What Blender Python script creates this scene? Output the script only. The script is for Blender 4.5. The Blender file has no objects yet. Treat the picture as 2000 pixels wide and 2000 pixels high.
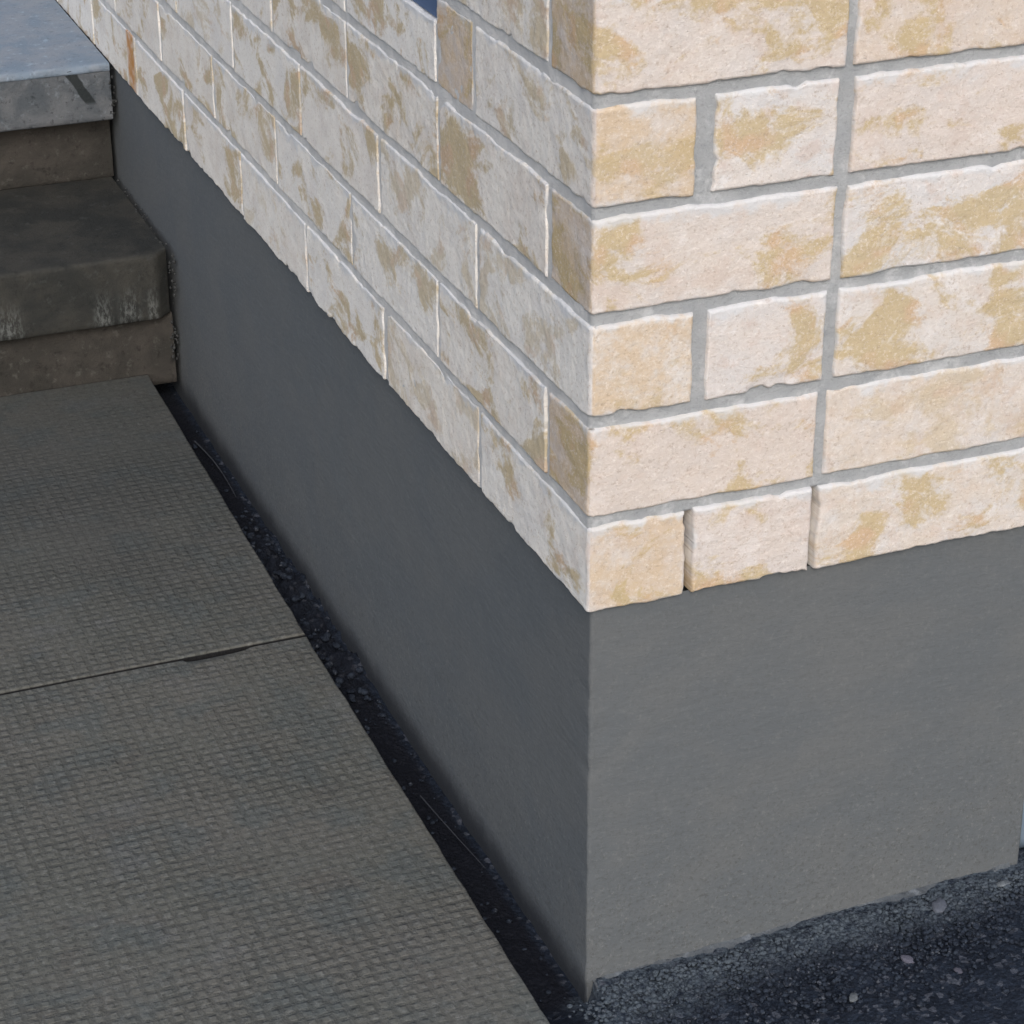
import bpy, math, random
import numpy as np
from mathutils import Matrix, Vector

C = bpy.context.scene.collection
scene = bpy.context.scene
random.seed(4)

# ------------------------------------------------------------------ camera
CAM = (-0.6735, -1.5363, 0.9453)
ROT = (-0.3770, 1.1002, -0.0016)
F_PX = 4655.8
cam_data = bpy.data.cameras.new("camera")
cam = bpy.data.objects.new("camera", cam_data)
C.objects.link(cam)
R = Matrix.Rotation(ROT[0], 3, 'Z') @ Matrix.Rotation(ROT[1], 3, 'X') @ Matrix.Rotation(ROT[2], 3, 'Z')
cam.matrix_world = Matrix.Translation(CAM) @ R.to_4x4()
cam_data.sensor_fit = 'HORIZONTAL'
cam_data.sensor_width = 36.0
cam_data.lens = 36.0 * F_PX / 2000.0
cam_data.clip_start = 0.05
cam_data.clip_end = 500.0
scene.camera = cam

# ------------------------------------------------------------------ light
SUN_DIR = Vector((-0.22, -0.76, 0.60)).normalized()      # towards the sun
SKY_SAT, SKY_STR, SUN_STR, EXPO = 0.72, 0.15, 0.64, 0.38
SUN_EL = math.asin(SUN_DIR.z)
world = bpy.data.worlds.new("World")
scene.world = world
world.use_nodes = True
wn = world.node_tree
bg = wn.nodes["Background"]
sky = wn.nodes.new("ShaderNodeTexSky")
sky.sky_type = 'NISHITA'
sky.sun_disc = False
sky.sun_elevation = SUN_EL
sky.sun_rotation = math.atan2(SUN_DIR.x, SUN_DIR.y)
sky.dust_density = 3.0
hsv = wn.nodes.new("ShaderNodeHueSaturation")          # thin cloud: the blue is washed out
hsv.inputs["Saturation"].default_value = SKY_SAT
wn.links.new(sky.outputs[0], hsv.inputs["Color"])
wn.links.new(hsv.outputs[0], bg.inputs[0])
bg.inputs[1].default_value = SKY_STR
sun_data = bpy.data.lights.new("sun", 'SUN')
sun_data.energy = SUN_STR
sun_data.angle = math.radians(22)
sun_data.color = (1.0, 0.975, 0.95)
sun = bpy.data.objects.new("sun", sun_data)
C.objects.link(sun)
sun.rotation_euler = SUN_DIR.to_track_quat('Z', 'Y').to_euler()
sun.location = SUN_DIR * 20
scene.view_settings.view_transform = 'Standard'
scene.view_settings.look = 'None'
scene.view_settings.gamma = 1.0
scene.view_settings.exposure = EXPO

# ------------------------------------------------------------------ helpers
def hash3(i, j, k, seed):
    n = (i.astype(np.int64) * 73856093) ^ (j.astype(np.int64) * 19349663) ^ (k.astype(np.int64) * 83492791) ^ (seed * 2654435)
    n = (n ^ (n >> 13)) * 1274126177
    n = n & 0x7fffffff
    n = (n ^ (n >> 16)) * 668265263
    return ((n & 0xffffff) / float(0xffffff)) * 2 - 1

def vnoise(x, y, z=0.0, seed=0):
    x = np.asarray(x, float); y = np.asarray(y, float); z = np.zeros_like(x) + z
    i = np.floor(x); j = np.floor(y); k = np.floor(z)
    f, g, h = x - i, y - j, z - k
    f = f * f * (3 - 2 * f); g = g * g * (3 - 2 * g); h = h * h * (3 - 2 * h)
    r = 0
    for a in (0, 1):
        for b in (0, 1):
            for c in (0, 1):
                w = (f if a else 1 - f) * (g if b else 1 - g) * (h if c else 1 - h)
                r = r + w * hash3(i + a, j + b, k + c, seed)
    return r

def fbm(x, y, z=0.0, seed=0, oct=4, rough=0.5):
    r = 0; a = 1.0; t = 0
    for o in range(oct):
        r = r + a * vnoise(x * 2**o, y * 2**o, np.asarray(z) * 2**o, seed + o * 17)
        t += a; a *= rough
    return r / t

class MB:
    """collects vertices and faces, builds one mesh object"""
    def __init__(self):
        self.v = []; self.f = []; self.m = []; self.n = 0; self.at = []; self.uv = []
    def grid(self, P, mat=0, at=None, uv=None, flip=False):
        a, b = P.shape[:2]
        base = self.n
        self.v.append(P.reshape(-1, 3)); self.n += a * b
        I, J = np.meshgrid(np.arange(a - 1), np.arange(b - 1), indexing='ij')
        q = base + I * b + J
        F = np.stack([q, q + b, q + b + 1, q + 1], -1).reshape(-1, 4)
        if flip: F = F[:, ::-1]
        self.f.append(F); self.m.append(np.full(len(F), mat))
        self.at.append(np.zeros((a * b, 4)) if at is None else at.reshape(-1, 4))
        self.uv.append(np.zeros((a * b, 2)) if uv is None else uv.reshape(-1, 2))
    def raw(self, V, F, mat=0):
        V = np.asarray(V, float)
        self.v.append(V); self.f.append(np.asarray(F) + self.n); self.n += len(V)
        self.m.append(np.full(len(F), mat)); self.at.append(np.zeros((len(V), 4))); self.uv.append(np.zeros((len(V), 2)))
    def box(self, a, b, mat=0):
        (x0, y0, z0), (x1, y1, z1) = a, b
        V = [(x0, y0, z0), (x1, y0, z0), (x1, y1, z0), (x0, y1, z0), (x0, y0, z1), (x1, y0, z1), (x1, y1, z1), (x0, y1, z1)]
        F = [(0, 3, 2, 1), (4, 5, 6, 7), (0, 1, 5, 4), (1, 2, 6, 5), (2, 3, 7, 6), (3, 0, 4, 7)]
        self.raw(V, F, mat)
    def build(self, name, mats, parent=None, smooth=True, origin=(0, 0, 0)):
        V = np.concatenate(self.v) - np.array(origin)
        me = bpy.data.meshes.new(name)
        F = np.concatenate(self.f)
        nf = len(F)
        me.vertices.add(len(V)); me.vertices.foreach_set("co", V.astype(np.float32).ravel())
        me.loops.add(nf * 4); me.loops.foreach_set("vertex_index", F.astype(np.int32).ravel())
        me.polygons.add(nf)
        me.polygons.foreach_set("loop_start", np.arange(0, nf * 4, 4, dtype=np.int32))
        me.polygons.foreach_set("loop_total", np.full(nf, 4, dtype=np.int32))
        me.polygons.foreach_set("material_index", np.concatenate(self.m).astype(np.int32))
        me.polygons.foreach_set("use_smooth", np.full(nf, smooth))
        me.update(calc_edges=True)
        a = me.attributes.new("bk", 'FLOAT_COLOR', 'POINT')
        a.data.foreach_set("color", np.concatenate(self.at).astype(np.float32).ravel())
        u = me.uv_layers.new(name="UVMap")
        uv = np.concatenate(self.uv)[F.ravel()]
        u.data.foreach_set("uv", uv.astype(np.float32).ravel())
        for m in (mats if isinstance(mats, (list, tuple)) else [mats]): me.materials.append(m)
        me.validate()
        o = bpy.data.objects.new(name, me); C.objects.link(o)
        if parent:
            o.parent = parent
        o.location = origin if not parent else Vector(origin) - parent.location
        return o

def empty(name, loc=(0, 0, 0)):
    o = bpy.data.objects.new(name, None); o.location = loc; o.empty_display_size = .05; C.objects.link(o); return o

def tag(o, label=None, cat=None, group=None, kind=None):
    if label: o["label"] = label
    if cat: o["category"] = cat
    if group: o["group"] = group
    if kind: o["kind"] = kind
    return o

# ------------------------------------------------------------------ node helpers
class NT:
    def __init__(self, name):
        self.m = bpy.data.materials.new(name); self.m.use_nodes = True
        self.t = self.m.node_tree; self.b = self.t.nodes["Principled BSDF"]
        self.b.inputs["Roughness"].default_value = .85
        self.b.inputs["Specular IOR Level"].default_value = .25
        self.tc = self.t.nodes.new("ShaderNodeTexCoord")
    def lk(self, a, b): self.t.links.new(a, b)
    def set(self, sock, v):
        if isinstance(v, bpy.types.NodeSocket): self.lk(v, sock)
        else: sock.default_value = v
    def mapping(self, vec, scale=(1, 1, 1), loc=(0, 0, 0), rot=(0, 0, 0)):
        n = self.t.nodes.new("ShaderNodeMapping"); self.lk(vec, n.inputs[0])
        n.inputs["Scale"].default_value = scale; n.inputs["Location"].default_value = loc; n.inputs["Rotation"].default_value = rot
        return n.outputs[0]
    def noise(self, vec, scale, detail=3, rough=.5, dist=0, col=False):
        n = self.t.nodes.new("ShaderNodeTexNoise"); self.lk(vec, n.inputs["Vector"])
        n.inputs["Scale"].default_value = scale; n.inputs["Detail"].default_value = detail
        n.inputs["Roughness"].default_value = rough; n.inputs["Distortion"].default_value = dist
        return n.outputs["Color" if col else "Fac"]
    def voro(self, vec, scale, feat='F1', out="Distance", rand=1.0):
        n = self.t.nodes.new("ShaderNodeTexVoronoi"); n.feature = feat; self.lk(vec, n.inputs["Vector"])
        n.inputs["Scale"].default_value = scale; n.inputs["Randomness"].default_value = rand
        return n.outputs[out]
    def ramp(self, fac, a, b, lo=0.0, hi=1.0, smooth=True):
        n = self.t.nodes.new("ShaderNodeMapRange"); n.interpolation_type = 'SMOOTHSTEP' if smooth else 'LINEAR'
        self.set(n.inputs[0], fac); n.inputs[1].default_value = a; n.inputs[2].default_value = b
        n.inputs[3].default_value = lo; n.inputs[4].default_value = hi
        return n.outputs[0]
    def math(self, op, a, b=0.0, c=0.0):
        n = self.t.nodes.new("ShaderNodeMath"); n.operation = op
        self.set(n.inputs[0], a); self.set(n.inputs[1], b); self.set(n.inputs[2], c)
        return n.outputs[0]
    def mix(self, fac, a, b, mode='MIX'):
        n = self.t.nodes.new("ShaderNodeMix"); n.data_type = 'RGBA'; n.blend_type = mode
        self.set(n.inputs[0], fac)
        for s, v in ((n.inputs[6], a), (n.inputs[7], b)):
            if isinstance(v, bpy.types.NodeSocket): self.lk(v, s)
            else: s.default_value = (*v, 1) if len(v) == 3 else v
        return n.outputs[2]
    def attr(self, name="bk"):
        n = self.t.nodes.new("ShaderNodeAttribute"); n.attribute_name = name
        s = self.t.nodes.new("ShaderNodeSeparateColor"); self.lk(n.outputs["Color"], s.inputs[0])
        return s.outputs[0], s.outputs[1], s.outputs[2]
    def sep(self, vec):
        s = self.t.nodes.new("ShaderNodeSeparateXYZ"); self.lk(vec, s.inputs[0]); return s.outputs
    def comb(self, x, y, z):
        s = self.t.nodes.new("ShaderNodeCombineXYZ")
        for i, v in enumerate((x, y, z)): self.set(s.inputs[i], v)
        return s.outputs[0]
    def bump(self, h, dist=.001, strength=1.0, prev=None):
        n = self.t.nodes.new("ShaderNodeBump"); n.inputs["Distance"].default_value = dist
        n.inputs["Strength"].default_value = strength; self.lk(h, n.inputs["Height"])
        if prev: self.lk(prev, n.inputs["Normal"])
        return n.outputs[0]
    def done(self, col, normal=None, rough=None):
        self.set(self.b.inputs["Base Color"], col if isinstance(col, bpy.types.NodeSocket) else (*col, 1))
        if normal: self.lk(normal, self.b.inputs["Normal"])
        if rough is not None: self.set(self.b.inputs["Roughness"], rough)
        return self.m

def srgb(r, g, b):
    f = lambda c: (c / 255 / 12.92) if c <= 10 else ((c / 255 + .055) / 1.055) ** 2.4
    return (f(r), f(g), f(b))

# ------------------------------------------------------------------ materials
def mat_brick():
    n = NT("cream_blotched_brick")
    uvn = n.t.nodes.new("ShaderNodeUVMap"); uvn.uv_map = "UVMap"
    edge, tan, rnd = n.attr()
    s = n.sep(uvn.outputs[0])
    v = n.comb(s[0], s[1], n.math('MULTIPLY', rnd, 7.0))
    # base: cream to pinkish white, slow variation
    base = n.mix(n.ramp(n.noise(v, 18, 3, .6), .35, .65), srgb(208, 206, 206), srgb(213, 206, 201))
    base = n.mix(n.ramp(n.noise(n.mapping(v, loc=(3, 1, 2)), 30, 4, .65), .50, .64, 0, .8), base, srgb(205, 192, 185))
    base = n.mix(n.ramp(n.noise(n.mapping(v, loc=(3, 6, 2)), 38, 4, .65), .54, .66, 0, .8), base, srgb(224, 222, 222))
    rr1 = n.math('FRACT', n.math('MULTIPLY', rnd, 13.7))
    base = n.mix(n.ramp(rr1, .55, 1.0, 0, .55), base, srgb(208, 194, 184))
    base = n.mix(n.ramp(rr1, .40, .0, 0, .60), base, srgb(220, 219, 219))
    sand = n.ramp(n.noise(n.mapping(v, loc=(9, 4, 0)), 30, 5, .75), .34, .62, .25, 1)
    base = n.mix(n.math('MULTIPLY', tan, sand), base, srgb(204, 183, 156))
    ob = n.sep(n.tc.outputs["Object"])
    lm = n.math('MULTIPLY', n.ramp(ob[1], .002, .008), n.ramp(n.noise(n.mapping(v, loc=(5, 1, 9)), 24, 5, .7), .35, .6, .42, .78))
    base = n.mix(n.math('MULTIPLY', lm, n.ramp(tan, .9, .4)), base, srgb(244, 240, 232))       # long side whitened: lime bloom, plus brightness its weaker light lacks
    # ochre blotches with ragged edges
    bl = n.noise(n.mapping(v, scale=(.8, 1.1, 1), loc=(5, 5, 0)), 17, 5, .62, .55)
    fr = n.noise(n.mapping(v, loc=(1, 8, 0)), 240, 3, .75)
    bf = n.math('ADD', bl, n.math('MULTIPLY', n.math('SUBTRACT', fr, .5), .16))
    thr = n.ramp(bf, .500, .60)
    gate = n.ramp(rnd, .05, .3, .4, 1)
    och = n.mix(n.noise(n.mapping(v, loc=(2, 2, 7)), 45, 2), srgb(178, 160, 118), srgb(200, 178, 136))
    och = n.mix(n.ramp(n.noise(n.mapping(v, loc=(2, 9, 7)), 30, 2), .52, .66, 0, .8), och, srgb(198, 164, 128))
    col = n.mix(n.math('MULTIPLY', n.math('MULTIPLY', thr, gate), .80), base, och)
    # fine sandy speckle
    sp = n.noise(v, 300, 4, .85)
    col = n.mix(n.ramp(sp, .52, .66, 0, .42), col, srgb(238, 232, 226))
    sp2 = n.noise(n.mapping(v, loc=(4, 4, 4)), 260, 4, .85)
    col = n.mix(n.ramp(sp2, .53, .68, 0, .50), col, srgb(160, 138, 118))
    # mortar film smeared over the arrises
    e = n.math('ADD', n.math('MULTIPLY', edge, .9), n.math('MULTIPLY', n.math('SUBTRACT', n.noise(n.mapping(v, loc=(7, 7, 7)), 34, 4, .65), .5), 1.9))
    col = n.mix(n.ramp(e, .50, .92, 0, .78), col, srgb(208, 210, 213))
    # an orange run of old sealant by one perpend far down the left face
    om = n.math('MULTIPLY', n.ramp(n.math('ABSOLUTE', n.math('SUBTRACT', ob[1], 1.545)), .026, .012), n.math('MULTIPLY', n.ramp(ob[2], .09, .08), n.ramp(ob[0], .02, .01)))
    col = n.mix(n.math('MULTIPLY', om, n.ramp(n.noise(v, 60, 3), .3, .6, .4, .9)), col, srgb(190, 130, 60))
    pits = n.ramp(n.voro(v, 150), .0, .16, -1, 0)
    h = n.math('ADD', n.math('MULTIPLY', n.noise(v, 280, 5, .75), .8), n.math('ADD', n.math('MULTIPLY', bl, .8), n.math('MULTIPLY', pits, .35)))
    return n.done(col, n.bump(h, .0016, .85), .9)

def mat_mortar():
    n = NT("grey_mortar")
    e, br, r = n.attr()
    v = n.tc.outputs["Object"]
    col = n.mix(n.noise(v, 40, 3, .6), srgb(142, 147, 151), srgb(188, 190, 192))
    col = n.mix(n.ramp(n.noise(v, 240, 4, .85), .52, .70, 0, .35), col, srgb(116, 118, 118))
    col = n.mix(n.ramp(n.noise(n.mapping(v, loc=(3, 1, 4)), 26, 5, .75), .52, .66, 0, .6), col, srgb(206, 208, 210))
    ob = n.sep(v)
    col = n.mix(n.math('MULTIPLY', n.ramp(ob[1], .006, .012), n.ramp(n.noise(v, 30, 4, .6), .4, .6, .6, 1)), col, srgb(216, 215, 213))
    col = n.mix(br, col, srgb(74, 52, 42))
    return n.done(col, n.bump(n.noise(v, 300, 5, .8), .0020, .9), .95)

def mat_render():
    n = NT("grey_cement_render")
    v = n.tc.outputs["Object"]
    z = n.sep(v)[2]
    big = n.noise(n.mapping(v, scale=(1, 1, 1.4)), 7, 4, .6, .3)
    col = n.mix(n.ramp(big, .38, .62), (.114, .125, .134), (.125, .133, .138))
    col = n.mix(n.ramp(n.noise(v, 70, 5, .75), .5, .72, 0, .30), col, (.155, .162, .165))
    low = n.ramp(z, -.16, -.34)
    grit = n.noise(v, 260, 4, .85)
    col = n.mix(n.math('MULTIPLY', n.ramp(grit, .50, .66, 0, .75), n.math('ADD', n.math('MULTIPLY', low, .6), .4)), col, (.078, .082, .082))
    col = n.mix(n.math('MULTIPLY', n.ramp(n.noise(n.mapping(v, loc=(3, 3, 3)), 220, 4, .85), .54, .68, 0, .6), n.math('ADD', n.math('MULTIPLY', low, .55), .45)), col, (.20, .21, .21))
    ob = n.sep(v)
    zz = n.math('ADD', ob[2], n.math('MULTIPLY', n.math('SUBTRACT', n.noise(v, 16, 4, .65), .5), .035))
    foot_dark = n.math('MULTIPLY', n.ramp(zz, -.362, -.392), n.ramp(ob[0], .0085, .0075))
    col = n.mix(n.math('MULTIPLY', foot_dark, .7), col, (.022, .027, .038))  # left face grows darker towards its foot
    h = n.math('ADD', n.math('MULTIPLY', n.noise(n.mapping(v, scale=(1, 1, 3)), 60, 4, .6), .6), n.math('MULTIPLY', grit, n.math('ADD', .15, n.math('MULTIPLY', low, .5))))
    return n.done(col, n.bump(h, .0018, .6), .85)

def mat_slab():
    n = NT("dimpled_concrete")
    v = n.tc.outputs["Object"]
    wob = n.noise(v, 26, 2, .5, 0, True)
    vv = n.t.nodes.new("ShaderNodeVectorMath"); vv.operation = 'MULTIPLY_ADD'
    n.lk(wob, vv.inputs[0]); vv.inputs[1].default_value = (.0035, .0035, 0); n.lk(v, vv.inputs[2])
    s = n.sep(vv.outputs[0])
    a = n.math('SINE', n.math('MULTIPLY', s[0], 2 * math.pi / .0128))
    b = n.math('SINE', n.math('MULTIPLY', s[1], 2 * math.pi / .0120))
    a = n.ramp(a, -.7, .6); b = n.ramp(b, -.9, .3)
    pitm = n.math('SUBTRACT', 1.0, n.math('MULTIPLY', n.math('ADD', n.math('MULTIPLY', a, .75), .2), b))
    wear = n.ramp(n.noise(n.mapping(v, loc=(2, 5, 0)), 6, 3, .6), .34, .6, .5, 1)
    sx = n.sep(v)
    far = n.ramp(sx[1], 1.36, 1.0, .3, 1)
    wear = n.math('MULTIPLY', wear, far)
    irr = n.ramp(n.noise(v, 110, 3, .7), .32, .62, .35, 1)
    pitf = n.math('MULTIPLY', n.math('MULTIPLY', pitm, wear), irr)
    col = n.mix(n.ramp(n.noise(v, 6, 4, .6), .35, .65), (.113, .115, .102), (.126, .123, .110))
    col = n.mix(n.ramp(n.noise(n.mapping(v, loc=(4, 1, 1)), 14, 4, .6), .48, .64, 0, .7), col, (.092, .105, .104))
    col = n.mix(n.ramp(n.noise(n.mapping(v, loc=(4, 9, 1)), 11, 5, .7), .54, .70, 0, .6), col, (.142, .145, .144))
    col = n.mix(n.ramp(n.noise(n.mapping(v, loc=(1, 3, 1)), 18, 4, .65), .56, .72, 0, .4), col, (.100, .088, .078))
    col = n.mix(n.ramp(n.noise(v, 170, 5, .85), .50, .64, 0, .6), col, (.20, .205, .195))
    col = n.mix(n.ramp(n.noise(n.mapping(v, loc=(8, 1, 1)), 150, 5, .85), .51, .64, 0, .65), col, (.035, .037, .036))
    col = n.mix(n.math('MULTIPLY', pitf, .58), col, (.048, .049, .045))
    col = n.mix(n.ramp(sx[2], -.3532, -.3548), col, (.010, .010, .011))      # dirt in the joints, standing in for the shade of the gap
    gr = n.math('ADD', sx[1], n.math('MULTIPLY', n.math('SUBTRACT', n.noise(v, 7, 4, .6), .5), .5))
    col = n.mix(n.ramp(gr, .55, 1.15, 0, .48), col, (.030, .034, .036))  # shade towards the steps, painted into the slab colour
    h = n.math('SUBTRACT', n.math('MULTIPLY', n.noise(v, 260, 4, .7), .5), n.math('MULTIPLY', pitf, 1.0))
    return n.done(col, n.bump(h, .0016, .8), .85)

def mat_concrete(name, c1, c2, speck=.5, rough=.85, stain=None, white=None, scale=12.0):
    n = NT(name)
    v = n.tc.outputs["Object"]
    col = n.mix(n.ramp(n.noise(v, scale, 5, .65, .3), .36, .64), c1, c2)
    lt = tuple(min(1, c * 1.9 + .02) for c in c1); dk = tuple(c * .45 for c in c1)
    col = n.mix(n.ramp(n.noise(n.mapping(v, loc=(1, 5, 2)), 70, 5, .7), .56, .70, 0, speck), col, lt)
    col = n.mix(n.ramp(n.noise(n.mapping(v, loc=(6, 5, 2)), 95, 5, .7), .54, .70, 0, speck), col, dk)
    s = n.sep(v)
    if stain:   # a dark run of dirt down the face: from (x0,z0) to (x1,z1)
        x0, z0, x1, z1, w = stain
        t = n.math('DIVIDE', n.math('SUBTRACT', s[2], z0), z1 - z0)
        xc = n.math('ADD', n.math('MULTIPLY', t, x1 - x0), x0)
        d = n.math('ABSOLUTE', n.math('SUBTRACT', s[0], n.math('ADD', xc, n.math('MULTIPLY', n.math('SUBTRACT', n.noise(v, 60, 2), .5), .008))))
        m = n.math('MULTIPLY', n.ramp(d, w, w * .75), n.math('MULTIPLY', n.ramp(t, -.05, .02), n.ramp(t, 1.1, .95)))
        col = n.mix(n.math('MULTIPLY', m, .9), col, (.02, .025, .026))
    if white:   # patches of white efflorescence, brighter low on the face
        z0, z1, xs = white
        m = None
        for x, w in xs:
            g = n.ramp(n.math('ABSOLUTE', n.math('SUBTRACT', s[0], x)), w, w * .3)
            m = g if m is None else n.math('MAXIMUM', m, g)
        m = n.math('MULTIPLY', m, n.ramp(s[2], z1, z0, .0, 1))
        m = n.math('MULTIPLY', m, n.ramp(n.noise(n.mapping(v, scale=(1.6, 1, .6)), 150, 4, .75), .42, .62))
        col = n.mix(n.math('MULTIPLY', m, .5), col, (.22, .235, .23))
    h = n.math('ADD', n.noise(v, 240, 4, .75), n.noise(v, 50, 4, .6))
    return n.done(col, n.bump(h, .0022, .8), rough)

def mat_asphalt():
    n = NT("dark_blue_grey_asphalt")
    v = n.tc.outputs["Object"]
    s = n.sep(v)
    cell = n.voro(v, 190, 'F1', "Color")
    cs = n.t.nodes.new("ShaderNodeSeparateColor"); n.lk(cell, cs.inputs[0])
    col = n.mix(n.ramp(cs.outputs[0], .0, 1.0, 0, 1, False), (.004, .008, .017), (.017, .026, .044))
    col = n.mix(n.ramp(cs.outputs[1], .84, .95, 0, .8), col, (.085, .095, .12))
    col = n.mix(n.ramp(n.noise(v, 900, 2, .6), .5, .7, 0, .6), col, (.012, .014, .022))
    col = n.mix(n.ramp(n.noise(v, 30, 3, .6), .58, .72, 0, .35), col, (.035, .042, .058))
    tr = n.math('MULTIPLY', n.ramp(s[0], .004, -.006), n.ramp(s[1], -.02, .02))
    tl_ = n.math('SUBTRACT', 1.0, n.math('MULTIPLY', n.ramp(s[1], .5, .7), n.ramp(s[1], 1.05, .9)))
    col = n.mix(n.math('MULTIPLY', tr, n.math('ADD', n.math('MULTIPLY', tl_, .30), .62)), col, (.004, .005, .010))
    # cement dust washed out along the foot of the render
    d = n.math('ADD', s[1], n.math('MULTIPLY', n.math('SUBTRACT', n.noise(v, 28, 4, .7), .5), .05))
    dust = n.math('MULTIPLY', n.ramp(n.math('ADD', d, n.ramp(s[0], .16, .02, .014, .042)), -.062, -.006), n.ramp(n.noise(v, 130, 4, .85), .38, .58))
    dust = n.math('MULTIPLY', dust, n.math('MULTIPLY', n.ramp(s[0], -.02, .002), n.ramp(s[1], .022, .010)))
    col = n.mix(n.math('MULTIPLY', dust, .75), col, (.10, .125, .15))
    h = n.math('ADD', n.voro(v, 240), n.noise(v, 500, 3, .7))
    return n.done(col, n.bump(h, .0025, .9), .8)

def mat_plain(name, c, rough=.7, scale=60, var=.35, bump=.0006, metal=0):
    n = NT(name)
    v = n.tc.outputs["Object"]
    col = n.mix(n.noise(v, scale, 4, .65), tuple(x * (1 - var) for x in c), tuple(min(1, x * (1 + var)) for x in c))
    n.b.inputs["Metallic"].default_value = metal
    return n.done(col, n.bump(n.noise(v, scale * 4, 3, .7), bump, .7), rough)

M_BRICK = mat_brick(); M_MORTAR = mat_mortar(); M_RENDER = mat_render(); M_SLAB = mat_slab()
M_ASPHALT = mat_asphalt()

# ------------------------------------------------------------------ ground: one sheet, fine near the wall
def ax(lo, hi, step, far):
    a = np.arange(lo, hi + step / 2, step)
    o = []; d = step
    while d < far:
        d *= 1.9; o.append(d)
    o = np.cumsum(o)
    return np.concatenate([(lo - o)[::-1], a, hi + o])
gx = ax(-.10, .60, .003, 50); gy = ax(-.16, 1.42, .0035, 50)
GX, GY = np.meshgrid(gx, gy, indexing='ij')
def sst(a, b, x):
    t = np.clip((x - a) / (b - a), 0, 1); return t * t * (3 - 2 * t)
near = ((GX > -.3) & (GX < .9) & (GY > -.5) & (GY < 1.6)).astype(float)
trench = (1 - sst(.008, .016, GX)) * sst(-.06, .012, GY)
under = (1 - sst(-.075, -.058, GX)) * near
dip = lambda x: .011 * (1 - np.clip(x / .38, 0, 1))
Z = -.366 - near * dip(GX) * (1 - trench) - .036 * trench - .03 * under * (GY > -.2) - .035 * (1 - sst(-.11, -.095, GX))
Z += near * (.0016 * fbm(GX * 180, GY * 180, 0, 3, 3, .6) + .003 * fbm(GX * 30, GY * 30, 0, 9, 3))
lump = sst(.52, .66, GY) * (1 - sst(.90, 1.02, GY))
Z += near * lump * trench * np.clip(.006 + .018 * fbm(GX * 55, GY * 55, 0, 21, 4, .6), -.004, .03) * sst(-.045, -.02, GX)
inside = (GX > .03) & (GY > .03)
Z = np.where(inside, -.40, Z)
g = MB(); g.grid(np.stack([GX, GY, Z], -1))
tag(g.build("ground", M_ASPHALT), kind="structure")

# ------------------------------------------------------------------ the brick corner
HOUSE = empty("brick_house", (0.0, 0.0, -.40))
tag(HOUSE, "pale brick wall corner standing on a smooth grey rendered base", "building")
PCH = .086; BH = .0765; W = .455; RC = .005
def path(s, d, RC=RC):
    """point on the wall perimeter: s<0 left face, 0..W front face, >W the return; d = depth into the wall"""
    s = np.asarray(s, float); d = np.zeros_like(s) + d
    x = np.where(s < 0, 0, np.where(s > W, W, s)); y = np.where(s < 0, -s, np.where(s > W, s - W, 0))
    nx = np.where(s < 0, -1., np.where(s > W, 1., 0.)); ny = np.where((s >= 0) & (s <= W), -1., 0.)
    t = np.clip((s + RC) / (2 * RC), 0, 1) * math.pi / 2
    m = np.abs(s) < RC
    nx = np.where(m, -np.cos(t), nx); ny = np.where(m, -np.sin(t), ny)
    x = np.where(m, RC + RC * nx, x); y = np.where(m, RC + RC * ny, y)
    t2 = np.clip((s - W + RC) / (2 * RC), 0, 1) * math.pi / 2
    m2 = np.abs(s - W) < RC
    nx = np.where(m2, np.sin(t2), nx); ny = np.where(m2, -np.cos(t2), ny)
    x = np.where(m2, W - RC + RC * nx, x); y = np.where(m2, RC + RC * ny, y)
    return x - nx * d, y - ny * d

def fine(a, b, step, extra=()):
    n = max(2, int(round((b - a) / step)))
    k = np.linspace(a, b, n + 1)
    e = np.array([.0008, .0018, .003, .0045])
    k = np.concatenate([k, a + e, b - e] + [np.array(extra)])
    k = np.unique(np.round(k, 6)); k = k[(k >= a) & (k <= b)]
    return k

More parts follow.
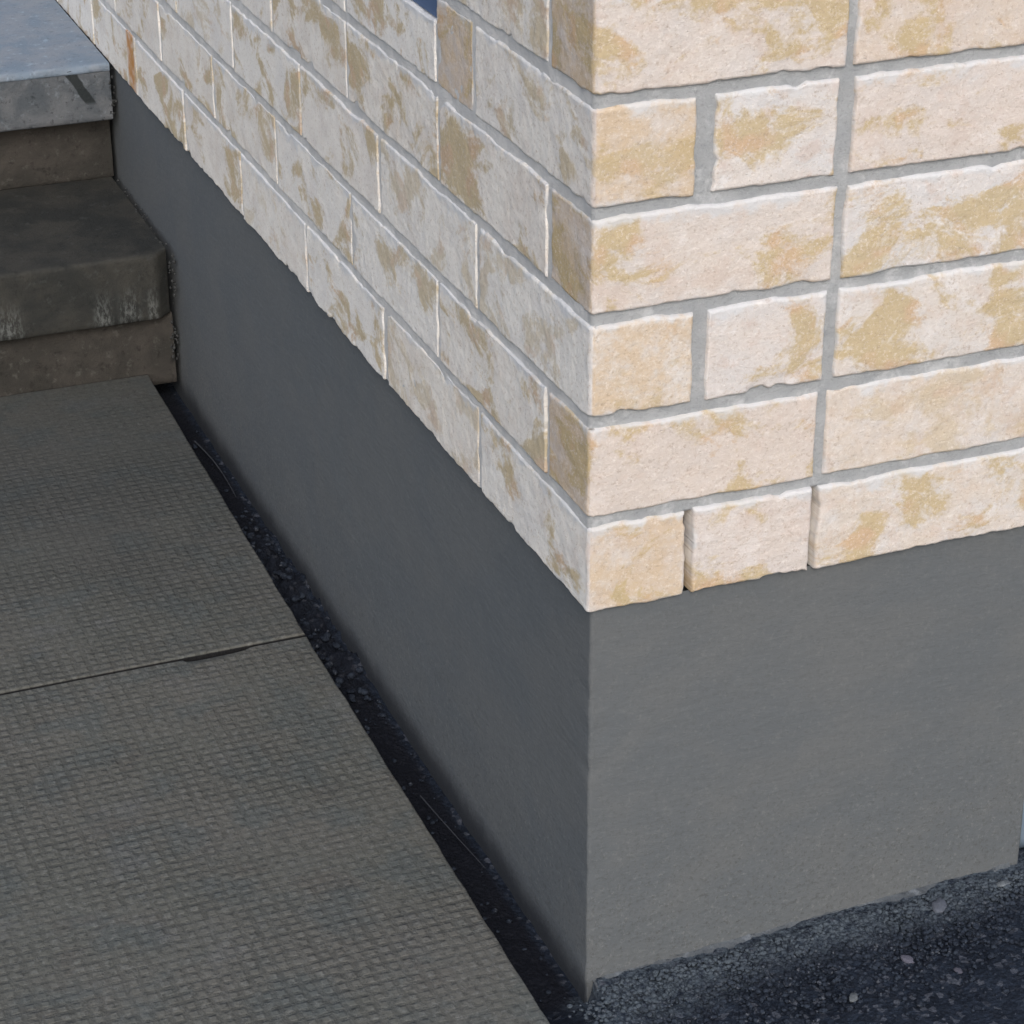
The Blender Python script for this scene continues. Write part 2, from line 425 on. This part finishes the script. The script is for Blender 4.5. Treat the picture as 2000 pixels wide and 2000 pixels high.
def brick(mb, s0, s1, z0, z1, tan, rnd, step=.003, idx=0, proud=0.0):
    r = .0030 if s1 > .02 else .0013
    corner = (s0 < 0 < s1) or (s0 < W < s1)
    ex = []
    for c in (0, W):
        if s0 < c < s1: ex += list(c + np.linspace(-RC, RC, 7))
    U = fine(s0, s1, step, ex); Vv = fine(z0, z1, step)
    S, Zz = np.meshgrid(U, Vv, indexing='ij')
    eu = np.minimum(S - s0, s1 - S); ev = np.minimum(Zz - z0, z1 - Zz)
    e = np.minimum(eu, ev)
    sd = idx * 7 + 11
    left = (s0 + s1) / 2 < 0
    amp = .0024 if left else .0021
    # ragged outline: the arrises wander, now and then a chip
    fe_u = np.exp(-eu / .008); fe_v = np.exp(-ev / .008)
    chip = np.clip(fbm(S * 42, Zz * 42, idx * .7, sd, 3) - .30, 0, 1) * .012
    wu = amp * fbm(Zz * 45, S * 8, idx, sd + 3, 4, .6); wv = amp * fbm(S * 38, Zz * 8, idx, sd + 5, 4, .6)
    sgn_u = np.where(S - s0 < s1 - S, 1, -1); sgn_v = np.where(Zz - z0 < z1 - Zz, 1, -1)
    S2 = S + fe_u * (wu * 1.0 + chip * sgn_u); Z2 = Zz + fe_v * (wv * 1.2 + chip * sgn_v)
    t = np.clip(1 - e / r, 0, 1)
    d = r * (1 - np.sqrt(np.clip(1 - t * t, 0, 1))) + chip * .5 * np.exp(-e / .006)
    d = d - (.0005 if left else .0013) * fbm(S * 26, Zz * 26, idx * 1.3, sd + 8, 3) -   .0007 * fbm(S * 150, Zz * 150, idx, sd + 9, 3, .65) - proud
    at = np.zeros(S.shape + (4,))
    top = np.exp(-(z1 - Zz) / .014); oth = np.exp(-np.minimum(eu, Zz - z0) / .006)
    if tan > 1.5:      # even courses: the narrow end on the left face is toasted
        tv = np.where(S < 0, .95, .12)
    elif tan > .9 and s0 < 0 < s1:
        tv = np.where(S > 0, .9, .05)
    else:
        tv = tan
    at[..., 0] = np.maximum(top, .72 * oth); at[..., 1] = tv; at[..., 2] = rnd; at[..., 3] = 1
    uv = np.stack([S + rnd * 31.7, Zz + rnd * 17.3 + idx * .37], -1)
    # outer ring folded back into the wall
    def ring(A, f):
        B = np.zeros((A.shape[0] + 2, A.shape[1] + 2) + A.shape[2:])
        B[1:-1, 1:-1] = A; B[0, 1:-1] = A[0]; B[-1, 1:-1] = A[-1]; B[:, 0] = B[:, 1]; B[:, -1] = B[:, -2]
        return B
    S3, Z3, D3, A3, U3 = ring(S2, 0), ring(Z2, 0), ring(d, 0), ring(at, 0), ring(uv, 0)
    D3[0, :] = .022; D3[-1, :] = .022; D3[:, 0] = .022; D3[:, -1] = .022
    X, Y = path(S3, D3)
    mb.grid(np.stack([X, Y, Z3], -1), 0, A3, U3, flip=False)

wall = MB()
J = .0092
# joints measured along the wall (centre of each perpend); negative = left face
front = {1: [.0894, .2031], 2: [.2043], 3: [.0922, .2083], 4: [.2098], 5: [.0907, .209], 6: [.2100]}
jw = {1: [.0062, .0066], 2: [.0090], 3: [.0120, .0107], 4: [.0086], 5: [.0149, .0130], 6: [.0074]}
tl = .2547
rng = random.Random(11)
idx = 0
SE = -3.0
for row in range(1, 27):
    z0 = (row - 1) * PCH; z1 = z0 + BH
    odd = row % 2 == 1
    k = row if row <= 6 else (5 if odd else 6)
    js = list(zip(front[k], jw[k])) + [(W + (.16 if odd else .09), .009)]
    lo = []
    if row <= 4:
        first = -.2442 if odd else -.0868
        p = first
        while p > SE:
            wob = rng.uniform(-.006, .006) if p != first else 0
            lo.append((p + wob, .0062 if rng.random() < .5 else .0075)); p -= tl
        end = SE
    elif row == 5:
        lo = [(-.2495, .0062)]; end = -.3375
    else:
        lo = [(-.2455 if odd else -.0868, .0075)]; end = -.3375
    js = sorted(lo + js)
    edges = [end] + [v for c, w in js for v in (c - w / 2, c + w / 2)] + [W + .30]
    for a, b in zip(edges[0::2], edges[1::2]):
        if b - a < .012: continue
        idx += 1
        mid = (a + b) / 2
        tan = .95 if (odd and a < 0 < b) else 2.0 if a < 0 < b else .92 if (row == 5 and b < -.25) else rng.choice([0, 0, .15, .4, .25])
        if row >= 8 or mid > W: step = .02
        elif mid < -1.3: step = .008
        elif mid < -.6: step = .005
        else: step = .0028
        zz0 = z0; zz1 = z1
        if row == 1 and mid < 0: zz0 = z0 - .001
        # a corner brick's front header looks toasted, its left side does not: split the tone at the arris
        brick(wall, a, b, zz0, zz1, tan, rng.random() * .9 + .08, step, idx, rng.uniform(-.0006, .0008))
    if row == 5:      # the cut course under the window
        p = -.3425
        while p > SE:
            q = max(p - rng.uniform(.235, .25), SE); idx += 1
            brick(wall, q, p, z0, .3985, 0, rng.random() * .9 + .08, .0035 if p > -.9 else .01, idx); p = q - .007
# mortar, one skin behind the brick faces
su = np.concatenate([np.arange(SE, -.9, .012), np.arange(-.9, -.001, .005), np.arange(0, W, .0017), W + np.arange(0.001, .3, .02)])
zu = np.concatenate([np.arange(.0015, 6 * PCH, .0024), np.arange(6 * PCH + .004, 26 * PCH, .02)])
def mskin(su, zu):
    S, Zz = np.meshgrid(su, zu, indexing='ij')
    d = np.where(S < 0, .0015 + .0004 * fbm(S * 22, Zz * 22, 0, 73, 3), .0034) + .0009 * fbm(S * 60, Zz * 60, 0, 77, 3) + .0006 * fbm(S * 14, Zz * 14, 0, 71, 3)
    at = np.zeros(S.shape + (4,))
    for c, w in ((.0894, .0062), (.2031, .0066)):
        m = (np.abs(S - c) < w / 2 + .004) & (Zz < BH - .001)
        d = np.where(m, .020 + .002 * fbm(S * 200, Zz * 200, 0, 5, 2), d); at[..., 1] = np.where(m, .9, at[..., 1])
    X, Y = path(S, d)
    wall.grid(np.stack([X, Y, Zz], -1), 1, at)
zl = np.append(np.arange(.0015, .3945, .0024), .3965)
mskin(su, zl)
mskin(su[su > -.3375], np.append(.3965, zu[zu > .398]))
wall.box((.021, .335, .001), (.12, 3.0, .3960), 1)            # core of the low wall
wall.box((.021, .021, .001), (W - .021, .335, 26 * PCH), 1)   # core of the pier
wall.build("brickwork", [M_BRICK, M_MORTAR], HOUSE)

# rendered base, set a few millimetres behind the brick
base = MB()
FE = .0062
def fpath(s, d):
    global RC, W
    return path(s, d)
zs = np.concatenate([np.arange(-.62, -.42, .02), np.arange(-.42, .0006, .006)])
ss = np.concatenate([np.arange(SE, -.9, .03), np.arange(-.9, -.013, .008), np.linspace(-.0098, .0098, 11), np.arange(.014, W - .012, .007), np.linspace(W - .0098, W + .0098, 9), W + np.arange(.02, .3, .03)])
S, Zz = np.meshgrid(ss, zs, indexing='ij')
d = FE + .0012 * fbm(S * 5, Zz * 7, 0, 31, 3) + .0003 * fbm(S * 60, Zz * 90, 0, 33, 3)
d = d + np.where(np.abs(S) < .02, .0009 * fbm(Zz * 60, S * 0, 0, 8, 4, .7) + .004 * np.clip(fbm(Zz * 35, S * 0, 0, 18, 3) - .25, 0, 1), 0)
X, Y = path(S, d, .0098)
base.grid(np.stack([X, Y, Zz], -1))
base.box((.03, .03, -.62), (W - .03, 3.0, -.0005))
base.build("rendered_base", M_RENDER, HOUSE)

# ragged lick of cement left at the foot of the render
fil = MB()
fs = np.arange(.013, .44, .0025)
prof = np.linspace(0, 1, 8)
FS, PR = np.meshgrid(fs, prof, indexing='ij')
wdt = np.clip(.004 + .020 * fbm(FS * 16, FS * 0, 0, 5, 4, .6) + .010 * (1 - sst(.0, .10, FS)) * 1.0 + .006 * np.exp(-((FS - .33) / .04) ** 2), .002, .05)
hgt = sst(.010, .04, FS) * np.clip(.0025 + .007 * fbm(FS * 20, FS * 0, 3, 15, 3), .002, .02)
FY = FE + .001 - PR * wdt - .0015 * fbm(FS * 130, PR * 4, 0, 6, 3)
FZ = -.3655 - dip(FS) + hgt * (1 - PR) ** 1.6 - .004 * PR + .0011 * fbm(FS * 150, PR * 5, 0, 8, 3)
fil.grid(np.stack([FS, FY, FZ], -1), flip=False)
M_FILLET = mat_concrete("pale_cement_spill", (.075, .085, .097), (.105, .117, .128), .8, .9, scale=40)
fil.build("cement_fillet", M_FILLET, HOUSE)

# blue window frame behind the cut course
M_BLUE = mat_plain("blue_painted_metal", (.075, .125, .235), .45, 20, .12, .0002)
M_GLASS = mat_plain("dark_glass", (.02, .03, .05), .08, 5, .1, .00005)
win = MB()
win.box((.004, .3385, .4000), (.055, 3.0, .462)); win.box((.004, .3385, .462), (.055, .395, 2.2)); win.box((.004, 1.6, .462), (.055, 1.66, 2.2)); win.box((.004, .395, 2.14), (.055, 1.6, 2.2))
wf = win.build("window", M_BLUE, HOUSE, smooth=False)
gl = MB(); gl.box((.030, .395, .462), (.036, 1.6, 2.14))
gl.build("pane", M_GLASS, wf, smooth=False)
wf2 = bpy.data.objects["pane"]; wf2.matrix_parent_inverse = Matrix.Identity(4); wf2.location = (0, 0, 0)

# ------------------------------------------------------------------ stuff on and in the corner brick joints: orange stain of sealant
# ------------------------------------------------------------------ concrete steps
STEPS = empty("concrete_steps", (-.45, 1.40, -.352))
tag(STEPS, "weathered concrete steps with overhanging treads rising beside the rendered base", "steps")
def slab(name, x0, x1, y0, y1, z0, z1, mat, parent, rr=.006, seed=1, amp=.0015, chamfer=0, step=.006, origin=(0, 0, 0), only=None):
    """worn slab: top and front as one rounded sheet, plus sides"""
    mb = MB()
    xs = np.unique(np.concatenate([np.arange(x0, x1, step), [x1, x1 - .002, x1 - .004, x0 + .003]]))
    th = z1 - z0
    prof = []
    ny = max(3, int((y1 - y0) / (step * 1.5)))
    for y in np.linspace(y1, y0 + rr, ny): prof.append((y, z1))
    for a in np.linspace(0, math.pi / 2, 5)[1:]: prof.append((y0 + rr - rr * math.sin(a), z1 - rr + rr * math.cos(a)))
    for z in np.linspace(z1 - rr, z0 + .002, max(3, int(th / step)))[1:]: prof.append((y0, z))
    prof.append((y0 + .002, z0)); prof.append((y1, z0))
    pr = np.array(prof)
    XX = np.repeat(xs[:, None], len(pr), 1); YY = np.repeat(pr[None, :, 0], len(xs), 0); ZZ = np.repeat(pr[None, :, 1], len(xs), 0)
    n1 = fbm(XX * 30, YY * 30, ZZ * 30, seed, 4, .6); n2 = fbm(XX * 30 + 9, YY * 30, ZZ * 30 + 4, seed + 5, 4, .6)
    fr = (YY < y0 + rr + .002)
    ch = np.clip(fbm(XX * 24, YY * 24, ZZ * 24, seed + 9, 3) - .2, 0, 1) * .02 * np.exp(-(np.abs(YY - y0) + np.abs(ZZ - z1)) / .012)
    YY = YY + np.where(fr, amp * 1.3 * n1, 0) + ch; ZZ = ZZ + amp * n2 * np.where(fr & (ZZ < z1 - rr), .6, .8) - ch * .5
    if chamfer:
        YY = YY + np.clip(XX - (x1 - chamfer), 0, 1) * .9 * np.exp(-np.abs(YY - y0) / .03)
    mb.grid(np.stack([XX, YY, ZZ], -1), flip=True)
    # side caps: a fan folded as quads
    for xi, fl in ((0, False), (-1, True)):
        P0 = np.stack([XX[xi], YY[xi], ZZ[xi]], -1); P1 = P0.copy(); P1[:, 2] = z0
        mb.grid(np.stack([P0, P1], 0), flip=fl)
    return mb.build(name, mat, parent, origin=origin)

M_LAND = mat_concrete("pale_blue_grey_landing", (.19, .245, .31), (.255, .285, .33), .5, .6, scale=14)
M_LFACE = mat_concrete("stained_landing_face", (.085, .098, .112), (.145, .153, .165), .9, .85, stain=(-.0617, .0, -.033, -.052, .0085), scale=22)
M_TREAD = mat_concrete("dark_damp_tread", (.028, .030, .029), (.048, .047, .042), .5, .8, white=(-.262, -.205, [(-.098, .017), (-.062, .020), (-.030, .010), (-.222, .024)]), scale=14)
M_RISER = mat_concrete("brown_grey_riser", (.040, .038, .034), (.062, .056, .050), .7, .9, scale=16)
slab("tread", -1.3, -.0045, 1.384, 1.735, -.268, -.176, M_TREAD, STEPS, .006, 3, .0012, chamfer=.018)
slab("riser", -1.3, -.001, 1.404, 1.50, -.372, -.2685, M_RISER, STEPS, .003, 13, .0016)
slab("riser", -1.3, -.001, 1.712, 1.80, -.1765, -.0805, M_RISER, STEPS, .003, 23, .0016)
slab("landing_edge", -1.3, -.003, 1.6745, 1.70, -.080, -.0045, M_LFACE, STEPS, .002, 33, .0010)
slab("landing", -1.3, -.003, 1.6725, 3.2, -.010, .002, M_LAND, STEPS, .004, 43, .0008, step=.012)
# crumbly mortar squeezed between the steps and the wall
cr = MB()
M_CRUMB = mat_concrete("pale_mortar_crumbs", (.04, .042, .043), (.06, .063, .063), .3, .9, scale=60)
def lump_mesh(mb, c, r, seed, squash=.7, mat=0):
    nu, nv = 7, 6
    th = np.linspace(0, 2 * math.pi, nu + 1); ph = np.linspace(0, math.pi, nv)
    T, Ph = np.meshgrid(th, ph, indexing='ij')
    rs = random.Random(seed)
    a, b = rs.uniform(.7, 1.3), rs.uniform(.7, 1.3)
    x = np.cos(T) * np.sin(Ph); y = np.sin(T) * np.sin(Ph); z = np.cos(Ph)
    rr = r * (1 + .35 * vnoise(x * 1.7 + seed, y * 1.7, z * 1.7, seed % 97))
    rot = rs.uniform(0, 3.1)
    X = rr * x * a; Y = rr * y * b
    P = np.stack([c[0] + X * math.cos(rot) - Y * math.sin(rot), c[1] + X * math.sin(rot) + Y * math.cos(rot), c[2] + rr * z * squash], -1)
    mb.grid(P, mat, flip=True)
rs = random.Random(5)
for i in range(80):
    z = rs.choice([rs.uniform(-.26, -.18), rs.uniform(-.34, -.28), rs.uniform(-.075, -.005)])
    y = (1.385 if z > -.268 else 1.402) if z < -.17 else 1.676
    lump_mesh(cr, (rs.uniform(-.006, .003), y + rs.uniform(-.004, .004), z), rs.uniform(.0006, .0021), i + 900, 1.3)
for i in range(40):
    y = rs.uniform(1.39, 1.70)
    lump_mesh(cr, (rs.uniform(-.008, .003), y, -.1765), rs.uniform(.0006, .002), i + 1900, .8)
tag(cr.build("mortar_crumbs", M_CRUMB, STEPS), kind="stuff")

# ------------------------------------------------------------------ paving slabs
def paver(y0, y1, xr0, xr1, label, seed, notch=None):
    z1 = -.352; th = .048
    o = (-.44, (y0 + y1) / 2, z1 - th)
    JG = 1
    xs = np.concatenate([np.arange(-.86, -.40, .02), np.arange(-.40, -.0401, .005), ])
    xs = (xs - xs[0]) / (xs[-1] - xs[0])
    ys = fine(y0, y1, .006)
    T, YY = np.meshgrid(np.unique(np.concatenate([xs, 1 - np.array([.001, .0025, .004, .006])])), ys, indexing='ij')
    xr = xr0 + (xr1 - xr0) * (YY - y0) / (y1 - y0) + .0012 * fbm(YY * 30, YY * 0, seed, seed, 4, .6)
    XX = -.86 + T * (xr + .86)
    e = np.minimum(np.minimum(XX + .86, xr - XX), np.minimum(YY - y0, y1 - YY))
    r = .0022
    t = np.clip(1 - e / r, 0, 1)
    ZZ = z1 - r * (1 - np.sqrt(np.clip(1 - t * t, 0, 1))) + .0010 * fbm(XX * 7, YY * 7, 0, seed, 3) + .0003 * fbm(XX * 90, YY * 90, 0, seed, 3)
    if notch:
        for (nx0, nx1, dep) in notch:
            m = sst(nx0, nx0 + .006, XX) * (1 - sst(nx1 - .045, nx1, XX)) * np.exp(-((y1 - YY) / .0035) ** 2)
            ZZ = ZZ - m * .02
    A = np.zeros((XX.shape[0] + 2, XX.shape[1] + 2, 3))
    P = np.stack([XX, YY, ZZ], -1)
    A[1:-1, 1:-1] = P; A[0, 1:-1] = P[0]; A[-1, 1:-1] = P[-1]; A[:, 0] = A[:, 1]; A[:, -1] = A[:, -2]
    A[0, :, 2] = A[-1, :, 2] = z1 - th; A[:, 0, 2] = A[:, -1, 2] = z1 - th
    mb = MB(); mb.grid(A)
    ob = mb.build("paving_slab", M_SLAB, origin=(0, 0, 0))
    tag(ob, label, "paving slab", "paving slabs beside the wall")
    return ob
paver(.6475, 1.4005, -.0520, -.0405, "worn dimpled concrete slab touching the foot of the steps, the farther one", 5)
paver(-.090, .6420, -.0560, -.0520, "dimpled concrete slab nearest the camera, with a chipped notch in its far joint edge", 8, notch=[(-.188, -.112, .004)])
# bed below the slabs
# ------------------------------------------------------------------ loose grit on the asphalt
grit = MB()
for i in range(5200):
    x = rs.uniform(-.005, .50) + rs.gauss(0, .012); y = -abs(rs.gauss(0, .06)) - .006
    if y < -.17 or x < -.035 or (x < .01 and y > -.02): continue
    r = rs.choice([.0009, .0012, .0016, .0020, .0027])
    lump_mesh(grit, (x, y, -.3655 - dip(x) + r * .25), r, i)
for i in range(260):
    y = rs.uniform(.0, 1.38) if i % 2 else rs.uniform(.5, 1.05); x = rs.uniform(-.045, .001)
    r = rs.choice([.001, .0015, .002, .003]) * (1.7 if .55 < y < 1.0 else 1)
    lump_mesh(grit, (x, y, -.401 + r * .3 + (.004 if .55 < y < 1 else 0)), r, i + 5000)
def mat_grit():
    n = NT("dark_stone_grit")
    v = n.tc.outputs["Object"]; s = n.sep(v)
    col = n.mix(n.ramp(n.noise(v, 140, 3, .8), .38, .62), (.006, .009, .017), (.026, .035, .052))
    col = n.mix(n.ramp(n.noise(n.mapping(v, loc=(3, 3, 3)), 160, 2, .8), .60, .68), col, (.08, .088, .105))
    d = n.math('ADD', s[1], n.math('MULTIPLY', n.math('SUBTRACT', n.noise(v, 28, 4, .7), .5), .06))
    dust = n.math('MULTIPLY', n.ramp(n.math('ADD', d, n.ramp(s[0], .16, .02, .008, .030)), -.055, -.004), n.ramp(s[1], .022, .010))
    col = n.mix(n.math('MULTIPLY', dust, n.ramp(n.noise(v, 110, 4, .85), .36, .56, 0, .85)), col, (.085, .105, .125))
    return n.done(col, n.bump(n.noise(v, 500, 3, .7), .001, .7), .85)
M_GRIT = mat_grit()
tag(grit.build("loose_grit", M_GRIT), "fine dark grit scattered over the asphalt and in the trench beside the wall", "grit", kind="stuff")

def pebble(x, y, r, sq, col, label, seed):
    mb = MB()
    nu, nv = 14, 10
    T, Ph = np.meshgrid(np.linspace(0, 2 * math.pi, nu + 1), np.linspace(0, math.pi, nv), indexing='ij')
    ux = np.cos(T) * np.sin(Ph); uy = np.sin(T) * np.sin(Ph); uz = np.cos(Ph)
    rr = r * (1 + .45 * fbm(ux * 1.8 + seed, uy * 1.8, uz * 1.8, seed, 3, .6))
    P = np.stack([rr * ux * 1.25, rr * uy * .8, rr * uz * sq], -1)
    mb.grid(P, flip=True)
    o = mb.build("pebble", mat_plain("pebble_stone", tuple(c * .8 for c in col), .9, 220, .55, .0015))
    o.location = (x, y, -.3655 - dip(x) + r * sq * .55); o.rotation_euler.z = seed
    tag(o, label, "pebble", "pale pebbles on the asphalt")
# (placed on the asphalt where the photograph shows them)
PEB = [(.344, -.0256, .0085, .4, (.13, .145, .18), "largest pale flat stone, tight against the foot of the render", 1),
       (.279, -.081, .0055, .45, (.13, .13, .17), "light pinkish pebble lying alone on the dark asphalt", 2),
       (.416, -.0187, .0060, .4, (.16, .18, .20), "pale chip of stone by the right end of the rendered base", 3),
       (.210, -.108, .0048, .5, (.15, .165, .18), "small whitish pebble nearest the bottom of the picture", 4),
       (.312, -.112, .0038, .5, (.10, .10, .13), "small dull mauve pebble right of the light pinkish one", 5)]
for p in PEB: pebble(*p)

# dry stalks lying in the trench
def stalk(pts, r, label):
    mb = MB()
    pts = [Vector(p) for p in pts]
    rows = []
    for i, p in enumerate(pts):
        tn = (pts[min(i + 1, len(pts) - 1)] - pts[max(i - 1, 0)]).normalized()
        a = tn.cross(Vector((0, 0, 1))).normalized(); b = tn.cross(a)
        k = r * (1 - .7 * i / len(pts))
        rows.append([list(p + (a * math.cos(t) + b * math.sin(t)) * k) for t in np.linspace(0, 2 * math.pi, 7)])
    mb.grid(np.array(rows))
    o = mb.build("dry_stalk", M_STALK)
    tag(o, label, "dry stalk", "dry stalks in the trench")
M_STALK = mat_plain("dry_stalk", (.05, .055, .065), .7, 80, .2)
def arc(y0, y1, x0, x1, bow, z, n=14):
    return [(x0 + (x1 - x0) * t + bow * math.sin(math.pi * t), y0 + (y1 - y0) * t, z + .004 * math.sin(math.pi * t)) for t in np.linspace(0, 1, n)]
stalk(arc(.36, .22, -.022, -.006, -.003, -.393), .0008, "thin pale stalk in the trench beside the near slab")
stalk(arc(1.26, 1.08, -.016, -.010, .003, -.395), .0012, "thin grey stalk in the trench beside the far slab")

# pale blue pipe just past the right end of the base
pipe = empty("plastic_pipe", (.508, .06, -.366))
tag(pipe, "pale blue pipe at the right edge, beyond the end of the rendered base", "pipe")
M_PIPE = mat_plain("pale_blue_plastic", (.30, .40, .52), .5, 10, .1, .0002)
def tube(name, r, z0, z1, cx=.508, cy=.06):
    mb = MB()
    zz = np.array([z0, z0 + .002, z1 - .002, z1, z1]); rr = np.array([r - .001, r, r, r - .001, .001])
    T, K = np.meshgrid(np.linspace(0, 2 * math.pi, 33), np.arange(5), indexing='ij')
    mb.grid(np.stack([cx + rr[K] * np.cos(T), cy + rr[K] * np.sin(T), zz[K]], -1))
    return mb.build(name, M_PIPE, pipe)
tube("pipe_body", .038, -.38, -.215)
tube("collar", .041, -.262, -.235)
bpy.context.view_layer.update()
